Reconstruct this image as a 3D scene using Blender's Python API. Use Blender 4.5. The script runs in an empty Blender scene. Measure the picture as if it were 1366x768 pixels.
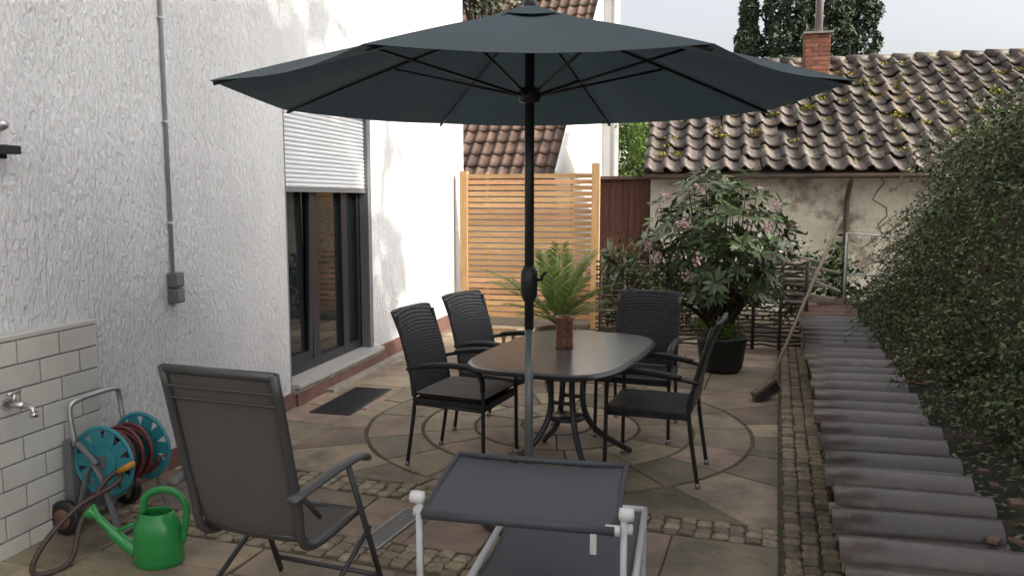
import bpy, math, random
import numpy as np
from mathutils import Vector, Matrix
random.seed(7); rng=np.random.default_rng(7)
S=bpy.context.scene
S.view_settings.view_transform='Standard'; S.view_settings.look='None'; S.view_settings.exposure=0
# ---------------------------------------------------------------- materials
def M(name,c1,c2=None,rough=.7,ns=6,bump=0,bs=40,metal=0,island=0,spec=.5,stretch=(1,1,1),c3=None,ns3=1.3,t3=.55,transl=0,alpha=1,coat=0,det=6,hue=0,w3=.1,dist=0):
    m=bpy.data.materials.new(name); m.use_nodes=True; nt=m.node_tree; N=nt.nodes; L=nt.links
    b=N['Principled BSDF']; out=N['Material Output']
    tc=N.new('ShaderNodeTexCoord'); mp=N.new('ShaderNodeMapping'); mp.inputs['Scale'].default_value=stretch
    L.new(tc.outputs['Object'],mp.inputs['Vector'])
    def mixc(a,bb,f):
        x=N.new('ShaderNodeMix'); x.data_type='RGBA'
        for s,v in ((x.inputs[6],a),(x.inputs[7],bb)):
            if isinstance(v,tuple): s.default_value=(*v,1)
            else: L.new(v,s)
        L.new(f,x.inputs[0]); return x.outputs[2]
    col=c1
    if c2:
        n=N.new('ShaderNodeTexNoise'); n.inputs['Scale'].default_value=ns; n.inputs['Detail'].default_value=det; n.inputs['Roughness'].default_value=.65
        L.new(mp.outputs[0],n.inputs['Vector'])
        r=N.new('ShaderNodeMapRange'); r.inputs[1].default_value=.35; r.inputs[2].default_value=.65; L.new(n.outputs[0],r.inputs[0])
        col=mixc(c1,c2,r.outputs[0])
    if c3:
        n=N.new('ShaderNodeTexNoise'); n.inputs['Scale'].default_value=ns3; n.inputs['Detail'].default_value=8; n.inputs['Roughness'].default_value=.7
        L.new(tc.outputs['Object'],n.inputs['Vector'])
        r=N.new('ShaderNodeMapRange'); r.inputs[1].default_value=t3; r.inputs[2].default_value=t3+w3; L.new(n.outputs[0],r.inputs[0])
        col=mixc(col,c3,r.outputs[0])
    if island:
        g=N.new('ShaderNodeNewGeometry'); r=N.new('ShaderNodeMapRange'); r.inputs[3].default_value=1-island; r.inputs[4].default_value=1+island
        L.new(g.outputs['Random Per Island'],r.inputs[0])
        h=N.new('ShaderNodeHueSaturation'); L.new(r.outputs[0],h.inputs['Value'])
        if hue:
            w=N.new('ShaderNodeTexWhiteNoise'); w.noise_dimensions='1D'; L.new(g.outputs['Random Per Island'],w.inputs['W'])
            r2=N.new('ShaderNodeMapRange'); r2.inputs[3].default_value=.5-hue; r2.inputs[4].default_value=.5+hue; L.new(w.outputs[0],r2.inputs[0]); L.new(r2.outputs[0],h.inputs['Hue'])
        if isinstance(col,tuple): h.inputs['Color'].default_value=(*col,1)
        else: L.new(col,h.inputs['Color'])
        col=h.outputs[0]
    if isinstance(col,tuple): b.inputs['Base Color'].default_value=(*col,1)
    else: L.new(col,b.inputs['Base Color'])
    b.inputs['Roughness'].default_value=rough; b.inputs['Metallic'].default_value=metal
    b.inputs['Specular IOR Level'].default_value=spec; b.inputs['Coat Weight'].default_value=coat
    if bump:
        n=N.new('ShaderNodeTexNoise'); n.inputs['Scale'].default_value=bs; n.inputs['Detail'].default_value=5; n.inputs['Distortion'].default_value=dist
        L.new(mp.outputs[0],n.inputs['Vector'])
        bp=N.new('ShaderNodeBump'); bp.inputs['Strength'].default_value=1; bp.inputs['Distance'].default_value=bump
        L.new(n.outputs[0],bp.inputs['Height']); L.new(bp.outputs[0],b.inputs['Normal'])
    if transl:
        t=N.new('ShaderNodeBsdfTranslucent')
        if isinstance(col,tuple): t.inputs[0].default_value=(*col,1)
        else: L.new(col,t.inputs[0])
        mx=N.new('ShaderNodeMixShader'); mx.inputs[0].default_value=transl
        L.new(b.outputs[0],mx.inputs[1]); L.new(t.outputs[0],mx.inputs[2]); L.new(mx.outputs[0],out.inputs[0])
    if alpha<1: b.inputs['Alpha'].default_value=alpha
    return m
def weave(name,c1,c2,sc,rough=.5,bd=.003):
    m=bpy.data.materials.new(name); m.use_nodes=True; nt=m.node_tree; N=nt.nodes; L=nt.links; b=N['Principled BSDF']
    tc=N.new('ShaderNodeTexCoord'); sp=N.new('ShaderNodeSeparateXYZ'); L.new(tc.outputs['Object'],sp.inputs[0])
    ad=N.new('ShaderNodeMath'); ad.operation='ADD'; L.new(sp.outputs[1],ad.inputs[0]); L.new(sp.outputs[2],ad.inputs[1])
    cb=N.new('ShaderNodeCombineXYZ'); L.new(sp.outputs[0],cb.inputs[0]); L.new(ad.outputs[0],cb.inputs[1])
    br=N.new('ShaderNodeTexBrick'); br.inputs['Scale'].default_value=sc; br.inputs['Mortar Size'].default_value=.07; br.inputs['Mortar Smooth'].default_value=1
    br.inputs['Brick Width'].default_value=.9; br.inputs['Row Height'].default_value=.32
    br.inputs['Color1'].default_value=(*c1,1); br.inputs['Color2'].default_value=(*c2,1); br.inputs['Mortar'].default_value=(c1[0]*.15,c1[1]*.15,c1[2]*.15,1)
    L.new(cb.outputs[0],br.inputs[0]); L.new(br.outputs[0],b.inputs['Base Color'])
    bp=N.new('ShaderNodeBump'); bp.inputs['Distance'].default_value=bd; bp.invert=True; L.new(br.outputs[1],bp.inputs['Height']); L.new(bp.outputs[0],b.inputs['Normal'])
    b.inputs['Roughness'].default_value=rough
    return m
# ---------------------------------------------------------------- mesh helpers
def mk(name,vs,fs,mat=None,parent=None,smooth=False):
    me=bpy.data.meshes.new(name); me.from_pydata([tuple(v) for v in vs],[],fs); me.update()
    o=bpy.data.objects.new(name,me); S.collection.objects.link(o)
    if mat: me.materials.append(mat)
    if smooth: me.polygons.foreach_set('use_smooth',[True]*len(me.polygons))
    if parent: o.parent=parent
    return o
def E(name,loc=(0,0,0),rz=0):
    o=bpy.data.objects.new(name,None); S.collection.objects.link(o); o.location=loc; o.rotation_euler=(0,0,math.radians(rz)); o.empty_display_size=.1; return o
class B:
    def __init__(s): s.v=[]; s.f=[]
    def box(s,a,b,R=None,c=None):
        n=len(s.v)
        p=[Vector((x,y,z)) for z in(a[2],b[2]) for y in(a[1],b[1]) for x in(a[0],b[0])]
        if R is not None: p=[R@q+Vector(c or (0,0,0)) for q in p]
        s.v+=p; s.f+=[(n,n+2,n+3,n+1),(n+4,n+5,n+7,n+6),(n,n+1,n+5,n+4),(n+2,n+6,n+7,n+3),(n,n+4,n+6,n+2),(n+1,n+3,n+7,n+5)]; return s
    def tube(s,pts,r,seg=8,sx=1,cap=True):
        pts=[Vector(p) for p in pts]; n0=len(s.v); up=None
        rs=r if isinstance(r,(list,tuple)) else [r]*len(pts)
        for i,p in enumerate(pts):
            d=(pts[min(i+1,len(pts)-1)]-pts[max(i-1,0)]).normalized()
            if up is None:
                up=Vector((0,0,1)) if abs(d.z)<.9 else Vector((0,1,0))
            a=d.cross(up).normalized(); up=a.cross(d).normalized()
            for k in range(seg):
                t=2*math.pi*k/seg; s.v.append(p+a*math.cos(t)*rs[i]*sx+up*math.sin(t)*rs[i])
        for i in range(len(pts)-1):
            for k in range(seg):
                k2=(k+1)%seg; s.f.append((n0+i*seg+k,n0+i*seg+k2,n0+(i+1)*seg+k2,n0+(i+1)*seg+k))
        if cap:
            s.f.append(tuple(n0+k for k in range(seg))[::-1]); s.f.append(tuple(n0+(len(pts)-1)*seg+k for k in range(seg)))
        return s
    def lathe(s,prof,c=(0,0,0),seg=24,R=None,sy=1):
        n0=len(s.v)
        for r,z in prof:
            for k in range(seg):
                t=2*math.pi*k/seg; q=Vector((r*math.cos(t),r*math.sin(t)*sy,z))
                if R is not None: q=R@q
                s.v.append(q+Vector(c))
        for i in range(len(prof)-1):
            for k in range(seg):
                k2=(k+1)%seg; s.f.append((n0+i*seg+k,n0+i*seg+k2,n0+(i+1)*seg+k2,n0+(i+1)*seg+k))
        return s
    def slab(s,poly,zt,zb,gap,bev=.006):
        c=Vector((sum(p[0] for p in poly)/len(poly),sum(p[1] for p in poly)/len(poly))); P=[Vector((p[0],p[1])) for p in poly]
        def ins(d):
            o=[]
            for i,p in enumerate(P):
                v=c-p; l=v.length; o.append(p+v/l*min(d*1.25,l*.5))
            return o
        a=ins(gap); b=ins(gap+bev); n=len(s.v); k=len(P)
        s.v+=[(q.x,q.y,zb) for q in a]+[(q.x,q.y,zt-bev*.8) for q in a]+[(q.x,q.y,zt) for q in b]
        s.f.append(tuple(n+2*k+i for i in range(k)))
        for lv in (0,1):
            for i in range(k):
                j=(i+1)%k; s.f.append((n+lv*k+i,n+lv*k+j,n+(lv+1)*k+j,n+(lv+1)*k+i))
    def mk(s,name,mat,parent=None,smooth=False,bevel=0):
        o=mk(name,s.v,s.f,mat,parent,smooth)
        if bevel:
            md=o.modifiers.new('b','BEVEL'); md.width=bevel; md.segments=2; md.limit_method='ANGLE'
        return o
def smooth_pts(P,n=6):
    P=[Vector(p) for p in P]; out=[]
    Q=[P[0]*2-P[1]]+P+[P[-1]*2-P[-2]]
    for i in range(1,len(Q)-2):
        for k in range(n):
            t=k/n; a,b,c,d=Q[i-1],Q[i],Q[i+1],Q[i+2]
            out.append(.5*((2*b)+(c-a)*t+(2*a-5*b+4*c-d)*t*t+(3*b-a-3*c+d)*t**3))
    out.append(P[-1]); return out
def leafmesh(name,C,A,Bv,mat,parent=None):
    n=len(C); V=np.empty((n,4,3)); V[:,0]=C-A; V[:,1]=C+Bv; V[:,2]=C+A; V[:,3]=C-Bv
    me=bpy.data.meshes.new(name); me.vertices.add(n*4); me.vertices.foreach_set('co',V.reshape(-1))
    me.loops.add(n*4); me.loops.foreach_set('vertex_index',np.arange(n*4)); me.polygons.add(n)
    me.polygons.foreach_set('loop_start',np.arange(0,n*4,4)); me.polygons.foreach_set('loop_total',np.full(n,4))
    me.update(calc_edges=True); me.validate(); me.materials.append(mat)
    o=bpy.data.objects.new(name,me); S.collection.objects.link(o)
    if parent: o.parent=parent
    return o
def rdir(n):
    a=rng.normal(size=(n,3)); return a/np.linalg.norm(a,axis=1)[:,None]
def cloud(name,C,size,mat,asp=.5,parent=None,up=.0,var=.4):
    n=len(C); A=rdir(n); A[:,2]*=(1-up); A/=np.linalg.norm(A,axis=1)[:,None]
    Bv=np.cross(A,rdir(n)); Bv/=np.linalg.norm(Bv,axis=1)[:,None]
    s=size*(1+var*(rng.random(n)-.5)*2)[:,None]
    return leafmesh(name,C,A*s,Bv*s*asp,mat,parent)
def clumps(center,rad,k,per,cr,shell=.5):
    d=rdir(k); r=shell+(1-shell)*rng.random(k)**.6
    cc=np.array(center)+d*r[:,None]*np.array(rad)
    P=cc[:,None,:]+rng.normal(size=(k,per,3))*cr*(.5+rng.random(k))[:,None,None]
    return P.reshape(-1,3),cc
# ---------------------------------------------------------------- material library
stucco=M('white_rough_plaster',(.61,.61,.615),(.53,.53,.535),.92,1.6,.024,40,stretch=(1,1,.4),det=3,c3=(.52,.52,.515),ns3=.5,t3=.6,dist=.8,spec=.2)
wicker=weave('black_wicker',(.024,.025,.029),(.042,.043,.048),24,.4,.005)
blk=M('black_metal',(.018,.018,.02),rough=.4)
dgrey=M('dark_grey_tube',(.05,.05,.052),rough=.4,spec=.6)
alu=M('aluminium',(.5,.5,.5),(.4,.4,.41),.38,20,metal=.8)
anth=M('anthracite_frame',(.02,.022,.027),rough=.35)
glass=M('window_glass',(.012,.015,.016),rough=.02,spec=.9)
shut=M('shutter_white',(.6,.61,.63),rough=.45)
granite=M('granite',(.5,.49,.47),(.3,.29,.28),.4,90)
red=M('plinth_redbrown',(.2,.09,.07),(.12,.07,.06),.85,8,.004,60)
conc=M('old_concrete',(.36,.33,.29),(.22,.2,.17),.9,9,.004,50)
slabm=M('sandstone_flags',(.33,.25,.17),(.19,.155,.115),.66,3.2,.004,26,island=.36,hue=.025,c3=(.1,.085,.06),ns3=2.1,t3=.5,w3=.22)
cobm=M('cobble_stone',(.36,.29,.2),(.2,.165,.12),.8,25,.004,60,island=.35,hue=.02)
joint=M('joint_soil',(.15,.12,.08),(.08,.065,.04),.95,14,.01,50,c3=(.05,.075,.025),ns3=2,t3=.53)
soil=M('soil',(.11,.08,.055),(.06,.045,.03),.95,10,.03,25,c3=(.05,.07,.025),ns3=1.2,t3=.55)
wood=M('larch_wood',(.6,.36,.18),(.46,.26,.115),.6,3,.001,60,island=.18,stretch=(1,8,8),hue=.01)
tile_dark=M('roof_tile_weathered',(.15,.12,.1),(.065,.053,.045),.55,9,.003,40,island=.5,hue=.02,c3=(.2,.16,.03),ns3=1.9,t3=.585)
tile_cop=M('engobed_tile',(.12,.09,.078),(.075,.06,.054),.38,7,.003,40,island=.38,hue=.03,c3=(.17,.135,.1),ns3=6,t3=.6,spec=.7)
tile_red=M('roof_tile_red',(.17,.1,.07),(.09,.06,.048),.7,6,.003,30,island=.3)
shedw=M('shed_plaster',(.7,.64,.53),(.54,.49,.4),.9,2.5,.015,14,c3=(.27,.23,.18),ns3=1.6,t3=.54)
brick=M('old_brick',(.32,.12,.07),(.2,.08,.05),.85,14,.01,30,island=.25)
# ---------------------------------------------------------------- world, sun, camera
sd=Vector((.80,-.30,.53)).normalized()
w=bpy.data.worlds.new('World'); S.world=w; w.use_nodes=True; N=w.node_tree.nodes; L=w.node_tree.links
sk=N.new('ShaderNodeTexSky'); sk.sky_type='NISHITA'; sk.sun_disc=False; sk.sun_elevation=math.asin(sd.z); sk.sun_rotation=math.atan2(sd.x,sd.y)
sk.air_density=1; sk.dust_density=6; sk.ozone_density=1
hs=N.new('ShaderNodeHueSaturation'); hs.inputs['Saturation'].default_value=.26; hs.inputs['Value'].default_value=2.1
L.new(sk.outputs[0],hs.inputs['Color']); L.new(hs.outputs[0],N['Background'].inputs[0]); N['Background'].inputs[1].default_value=.15
sl=bpy.data.lights.new('sun','SUN'); sl.energy=4.8; sl.angle=math.radians(.6); sl.color=(1,.91,.78)
so=bpy.data.objects.new('sun',sl); S.collection.objects.link(so); so.rotation_euler=sd.to_track_quat('Z','Y').to_euler(); so.location=(10,-4,12)
cd=bpy.data.cameras.new('camera'); cam=bpy.data.objects.new('camera',cd); S.collection.objects.link(cam); S.camera=cam
cam.location=(0,0,1.65); cam.rotation_euler=(math.radians(90-6.4),0,0); cd.lens=27.94; cd.sensor_width=36; cd.clip_end=500; cd.clip_start=.05
# ---------------------------------------------------------------- ground
mk('ground',[(-150,-150,-.05),(150,-150,-.05),(150,150,-.05),(-150,150,-.05)],[(0,1,2,3)],soil)
FR=-18.43
def Fo(name): return E(name,(.33,5.7,0),FR)
pav=Fo('patio_paving')
mk('joints',[(-5,-5,-.012),(1.83,-5,-.012),(1.83,4.3,-.012),(-5,4.3,-.012)],[(0,1,2,3)],joint,pav)
b=B(); G=.006
def zt(): return random.uniform(-.002,.003)
radii=[.26,.6,.98,1.38]; ns=[9,13,18]
b.slab([(.25*math.cos(t),.25*math.sin(t)) for t in np.linspace(0,2*math.pi,16,endpoint=False)],0,-.03,G)
for q in range(3):
    off=random.random(); n=ns[q]; cuts=sorted([(i+off+random.uniform(-.22,.22))*2*math.pi/n for i in range(n)])
    for i in range(n):
        a=cuts[i]; c=cuts[(i+1)%n]+(2*math.pi if i==n-1 else 0)
        t=np.linspace(a,c,6); r0,r1=radii[q]+.004,radii[q+1]-.006
        b.slab([(r1*math.cos(x),r1*math.sin(x)) for x in t]+[(r0*math.cos(x),r0*math.sin(x)) for x in t[::-1]],zt(),-.03,G)
hu,hv=1.55,1.45
def sq(t):
    c,s_=math.cos(t),math.sin(t); k=min(hu/abs(c) if abs(c)>1e-6 else 9,hv/abs(s_) if abs(s_)>1e-6 else 9); return (c*k,s_*k)
ca=[math.atan2(sy*hv,sx*hu)%(2*math.pi) for sx in(1,-1) for sy in(1,-1)]
cuts=sorted([(i+.3+random.uniform(-.2,.2))*2*math.pi/22 for i in range(22)])
for i in range(22):
    a=cuts[i]; c=cuts[(i+1)%22]+(2*math.pi if i==21 else 0)
    t=np.linspace(a,c,6)
    cc=[x for x in ca+[y+2*math.pi for y in ca] if a<x<c]
    oo=[sq(a)]+[sq(x) for x in cc]+[sq(c)]
    b.slab(oo+[(1.39*math.cos(x),1.39*math.sin(x)) for x in t[::-1]],zt(),-.03,G)
def split(x0,y0,x1,y1):
    w_,h_=x1-x0,y1-y0
    if w_>.75 or h_>.62 or (w_*h_>.3 and random.random()<.6):
        if w_/.75>h_/.62:
            m=x0+w_*random.uniform(.35,.65); split(x0,y0,m,y1); split(m,y0,x1,y1)
        else:
            m=y0+h_*random.uniform(.35,.65); split(x0,y0,x1,m); split(x0,m,x1,y1)
    else:
        j=lambda:random.uniform(-.008,.008)
        b.slab([(x0+j(),y0+j()),(x1+j(),y0+j()),(x1+j(),y1+j()),(x0+j(),y1+j())],zt(),-.03,G)
split(-4.6,-2.2,1.55,-1.68); split(-4.6,-5,1.55,-2.45); split(-4.6,-1.45,-1.55,4.2); split(-1.55,1.45,1.55,4.2)
b.mk('flagstones',slabm,pav)
b=B()
def cob(x0,x1,y0,y1,s_):
    nx=round((x1-x0)/s_); ny=round((y1-y0)/s_); dx=(x1-x0)/nx; dy=(y1-y0)/ny
    for i in range(nx):
        for j in range(ny):
            cx=x0+(i+.5)*dx+random.uniform(-.004,.004); cy=y0+(j+.5)*dy+random.uniform(-.004,.004)+(i%2)*dy*.35
            hx=dx*random.uniform(.45,.49); hy=dy*random.uniform(.45,.49); q=.3; r_=random.uniform(-.12,.12)
            P=[(-hx,-hy*(1-q)),(-hx*(1-q),-hy),(hx*(1-q),-hy),(hx,-hy*(1-q)),(hx,hy*(1-q)),(hx*(1-q),hy),(-hx*(1-q),hy),(-hx,hy*(1-q))]
            P=[(cx+(x+random.uniform(-.004,.004))*math.cos(r_)-y*math.sin(r_),cy+x*math.sin(r_)+(y+random.uniform(-.004,.004))*math.cos(r_)) for x,y in P]
            b.slab(P,random.uniform(-.003,.005),-.03,.0015,.007)
cob(1.57,1.82,-5,4.2,.083); cob(-4.6,1.55,-1.67,-1.46,.08); cob(-3.6,1.55,-2.44,-2.21,.085)
b.mk('cobble_bands',cobm,pav)
# ---------------------------------------------------------------- boundary wall with tile coping
wl=Fo('boundary_wall')
b=B(); b.box((1.86,-4.2,-.05),(2.32,4.5,.36)); b.mk('wall_body',conc,wl)
def tiles(name,O,U,V,Nn,nc,nr,tw,tl,mat,parent=None,h=.045,jit=.01,lift=.03,over=1.12,th=.018,skip=0,pan=False):
    O,U,V,Nn=[Vector(x) for x in(O,U,V,Nn)]; b=B(); K=16 if pan else 12
    for j in range(nr):
        for i in range(nc):
            if random.random()<skip: continue
            n0=len(b.v); ju=random.uniform(-jit,jit); jv=random.uniform(-jit,jit)*1.5; jn=random.uniform(0,jit); tilt=random.uniform(-jit,jit)*.5
            for bb,dn in((0,-th),(0,0),(.33,0),(.66,0),(1,0)):
                for k in range(K+1):
                    a=k/K
                    if pan: # interlocking tile: folded-down near lip, broad shallow arch, slight pan before the next one
                        if k==0: p,uo=-.03,0
                        elif k==1: p,uo=-.006,-.002
                        else:
                            q=(k-1)/(K-1); uo=tw*1.07*q
                            p=.012+h*math.sin(math.pi*min(q/.62,1))*(q<.62)-h*.28*math.sin(math.pi*max(0,(q-.62)/.38))-.018*q
                    else:
                        p=h*math.sin(math.pi*a/.42) if a<.42 else -h*.4*math.sin(math.pi*(a-.42)/.58); uo=a*tw*1.06
                    b.v.append(O+U*(i*tw+uo+ju+bb*tilt*(4 if pan else 2))+V*(j*tl+bb*tl*over+jv)+Nn*(p+lift*(1-bb)+jn+dn+tilt*(a-.5)))
            for r in range(4):
                for k in range(K):
                    q=n0+r*(K+1)+k; b.f.append((q,q+1,q+K+2,q+K+1))
    return b.mk(name,mat,parent,True)
for nm,y0,nc,mt in(('coping_tiles',-4.2,29,tile_cop),('coping_tiles_red',-4.2+29*.26,6,M('coping_tile_red',(.2,.09,.06),(.11,.065,.05),.6,8,island=.3))):
    tiles(nm,(1.74,y0,.405),(0,1,0),(1,0,.03),(-.03,0,1),nc,1,.26,.58,mt,wl,h=.036,jit=.012,lift=.0,over=1.0,th=.022,pan=True)
b=B()
for i in range(44):
    for j in range(3):
        y=-4.2+i*.2+(j%2)*.1; b.box((1.835+random.uniform(-.006,.006),y+.006,.002+j*.12),(1.87,y+.19,.11+j*.12))
b.mk('wall_blocks',cobm,wl,bevel=.01)
b=B()
for i in range(46):
    R=Matrix.Rotation(random.random()*3,3,'Z')@Matrix.Rotation(random.random()*.5,3,'X'); s=random.uniform(.012,.032); b.box((-s,-s*.7,-.006),(s,s*.7,.006),R,(random.uniform(2.25,2.5),random.uniform(-3,4.3),.44))
b.mk('tile_shards',M('shard',(.2,.11,.08),(.12,.09,.07),.8,9,island=.4),wl)
# hillside + hedge
hill=Fo('hillside')
def lump(u,v):
    return .15*np.sin(u*3.1+v*1.7)+.14*np.sin(v*2.9-u*2)+.10*np.sin(v*6.3+u*4)+.06*np.sin(v*11-u*7)
def stt(v):
    f=np.clip((v+3.5)/7.5,0,1); g=np.clip((v-1.8)/2.6,0,1); return .6-.56*f+.3*g
def hz(u,v):
    o=u-2.36; f=np.clip((v+3.5)/7.5,0,1); st=stt(v); wd=1.0-.5*f; g=np.clip((v-2.2)/2.6,0,1)
    t=np.clip((o-st)/wd,0,1); t=t*t*(3-2*t)
    return .36+.12*np.clip(o,0,.5)+t*(1.98-.62*f)*(1-.42*g)+np.clip(o-st-wd*.6,0,2.4)*.42
nu,nv=50,90; us=np.linspace(2.33,7,nu); vv=np.linspace(-5,5.2,nv)
def hzz(u,v): 
    return hz(u,v)+lump(u,v)*np.clip((u-2.75)*1.6,0,1)
V=[(u,v,float(hzz(u,v))-.18*min(max((u-2.6)*4,0),1)+.015*math.sin(17*u+9*v)*math.sin(13*v)) for v in vv for u in us]
Fs=[(j*nu+i,j*nu+i+1,(j+1)*nu+i+1,(j+1)*nu+i) for j in range(nv-1) for i in range(nu-1)]
mk('slope_soil',V,Fs,M('slope_earth',(.11,.083,.055),(.05,.04,.025),.95,10,.03,25,c3=(.025,.035,.014),ns3=1.2,t3=.45),hill,True)
lf_h=M('hedge_leaf',(.065,.1,.03),(.12,.16,.055),.45,2.0,island=.55,hue=.03)
n=112000; v=rng.uniform(-5,5.1,n); u=2.36+stt(v)*.95+rng.random(n)**1.25*3.0
dens=np.sin(u*7+v*3)*np.sin(v*5-u*3)+.5*np.sin(u*17+v*11)
z=hzz(u,v)+rng.normal(size=n)*.08-.02+.14*np.clip(dens,-.6,1)
keep=rng.random(n)<np.clip(.6+.5*dens,.2,1); u,v,z=u[keep],v[keep],z[keep]
u=u+rng.normal(size=len(u))*.07-np.clip(z-.9,0,1)*.14
hed=Fo('cotoneaster_hedge'); cloud('foliage',np.stack([u,v,z],1),.021,lf_h,.55,hed,up=.3)
tw=[];b=B()
for i in range(1500):
    v0=random.uniform(-4.2,5); u0=2.36+float(stt(v0))+random.random()**1.2*2.2; z0=float(hzz(u0,v0))
    L_=random.uniform(.2,.75); dv=random.uniform(-1,1)*.6; ht=random.uniform(.45,1.25); P=[]
    for k in range(5):
        t=k/4; P.append((u0-t*L_*.8,v0+dv*t*L_,z0+L_*(ht*t-1.0*t*t)))
    b.tube(P,.003,3,cap=False)
    for k in range(int(85*L_)):
        t=random.random(); q=np.array([u0-t*L_*.8,v0+dv*t*L_,z0+L_*(ht*t-t*t)])+rng.normal(size=3)*.015; tw.append(q)
b.mk('twigs',M('twig',(.1,.07,.045),rough=.8),hed); cloud('twig_leaves',np.array(tw),.016,M('hedge_leaf_tip',(.1,.145,.05),(.145,.19,.075),.5,3,island=.45),.5,hed)
n=2200; uu=2.36+rng.random(n)*.8; v_=rng.uniform(-4.5,3,n); P=np.stack([uu,v_,hzz(uu,v_)+.02],1); A=rdir(n); A[:,2]*=.3
leafmesh('dead_leaves',P,A*.02,np.cross(A,[0,0,1.])*.011,M('dead_leaf',(.16,.1,.05),(.26,.19,.11),.8,9,island=.5),hill)
# ---------------------------------------------------------------- house
HO=(-1.745,6.20,0); HR=-13.5
def Hp(y,x=0,z=0): return (HO[0]+.2334*y+.9724*x,HO[1]+.9724*y-.2334*x,z)
ho=E('white_house',HO,HR)
b=B()
b.box((-.35,-9,-.05),(-.0001,-.04,6.5))
n=len(b.v); 
for z in(-.05,6.5):
    for k in range(7):
        t=k/6*math.pi/2; b.v.append((-.04+.04*math.cos(t)-.0001,-.04+.04*math.sin(t),z))
    b.v.append((-.35,0,z))
for k in range(7): b.f.append((n+k,n+k+1,n+k+9,n+k+8))
b.box((-.35,0,2.42),(-.015,1.66,6.5)); b.box((-.35,0,-.05),(-.015,1.66,.15)); b.box((-.35,1.66,-.05),(-.02,4.75,6.5))
b.box((-8,4.55,-.05),(-.36,4.75,6.5)); b.box((-8,-9,-.05),(-.36,-8.8,6.5))
b.mk('walls',stucco,ho)
B().box((-8.3,-9.3,6.5),(.35,5.1,6.7)).mk('roof_slab',tile_red,ho)
B().box((-2.5,-.5,.1),(-2.4,2.2,2.6)).mk('room_back',M('room_shade_dark',(.05,.045,.04)),ho)  # dark colour on this panel stands in for the unlit interior
b=B(); b.box((0,-9,-.02),(.012,.02,.12)); b.box((-.015,.02,-.02),(.035,1.75,.1)); b.box((-.02,1.75,-.02),(.012,4.74,.17)); b.mk('plinth',red,ho)
B().box((0,-.02,.1),(.03,1.72,.15)).box((.02,.5,-.01),(.11,3.0,.03)).mk('threshold_concrete',conc,ho,bevel=.006)
B().box((-.3,-.01,.15),(.07,1.72,.185)).mk('window_sill',granite,ho,bevel=.004)
wx=-.2
b=B(); F_=lambda y0,y1,z0,z1,x0=wx,x1=wx+.07: b.box((x0,y0,z0),(x1,y1,z1))
F_(0.002,.07,.19,2.3); F_(.62,.74,.19,2.3); F_(1.22,1.34,.19,2.3); F_(1.56,1.658,.19,2.3)
for a,c in((.07,.62),(.74,1.22),(1.34,1.56)):
    F_(a,c,.19,.27); F_(a,c,2.2,2.3)
b.mk('window_frame',anth,ho,bevel=.004)
R=Matrix.Rotation(math.radians(1.6),3,'Y')
b=B(); 
for (y0,y1,z0,z1) in((.08,.15,0,1.62),(.54,.61,0,1.62),(.15,.54,0,.08)): b.box((0,y0,z0),(.03,y1,z1),R,(wx+.035,0,.27))
b.mk('tilted_sash',anth,ho,bevel=.004)
B().box((wx+.02,.07,.27),(wx+.03,.62,2.2)).box((wx+.02,.74,.27),(wx+.03,1.22,2.2)).box((wx+.02,1.34,.27),(wx+.03,1.56,2.2)).mk('panes',glass,ho)
b=B()
z=1.74
for i in range(19):
    P=[(-.075,z),(-.064,z+.007),(-.06,z+.018),(-.064,z+.03),(-.075,z+.036)]
    n=len(b.v)
    for y in(.045,1.6): b.v+=[(x,y,zz) for x,zz in P]
    b.f+=[(n+k,n+5+k,n+6+k,n+1+k) for k in range(4)]; z+=.036
b.mk('roller_shutter',shut,ho)
b=B().box((-.085,.05,1.705),(-.055,1.6,1.74)).box((-.12,.003,.19),(-.03,.045,2.42)).box((-.12,1.605,.19),(-.03,1.657,2.42)); b.mk('shutter_rails',M('rail_grey',(.16,.165,.17),rough=.4),ho)
yc=-1.42
b=B().tube([(.014,yc,1.2),(.014,yc,6)],.011,8); b.mk('conduit',M('conduit_grey',(.32,.33,.35),rough=.5),ho,True)
b=B(); 
for z in(1.5,2.1,2.7,3.3): b.box((0,yc-.02,z),(.028,yc+.02,z+.012))
b.mk('conduit_clips',M('clip',(.5,.5,.5)),ho)
b=B().box((0,yc-.042,1.115),(.06,yc+.042,1.205)).box((0,yc-.042,1.02),(.06,yc+.042,1.108)); b.mk('outdoor_sockets',M('socket_grey',(.11,.12,.135),rough=.4),ho,bevel=.006)
b=B().box((.06,yc-.033,1.125),(.068,yc+.033,1.195)).box((.06,yc-.033,1.03),(.068,yc+.033,1.1)); b.mk('socket_lids',M('socket_lid',(.18,.19,.21),rough=.35),ho,bevel=.003)
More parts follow.
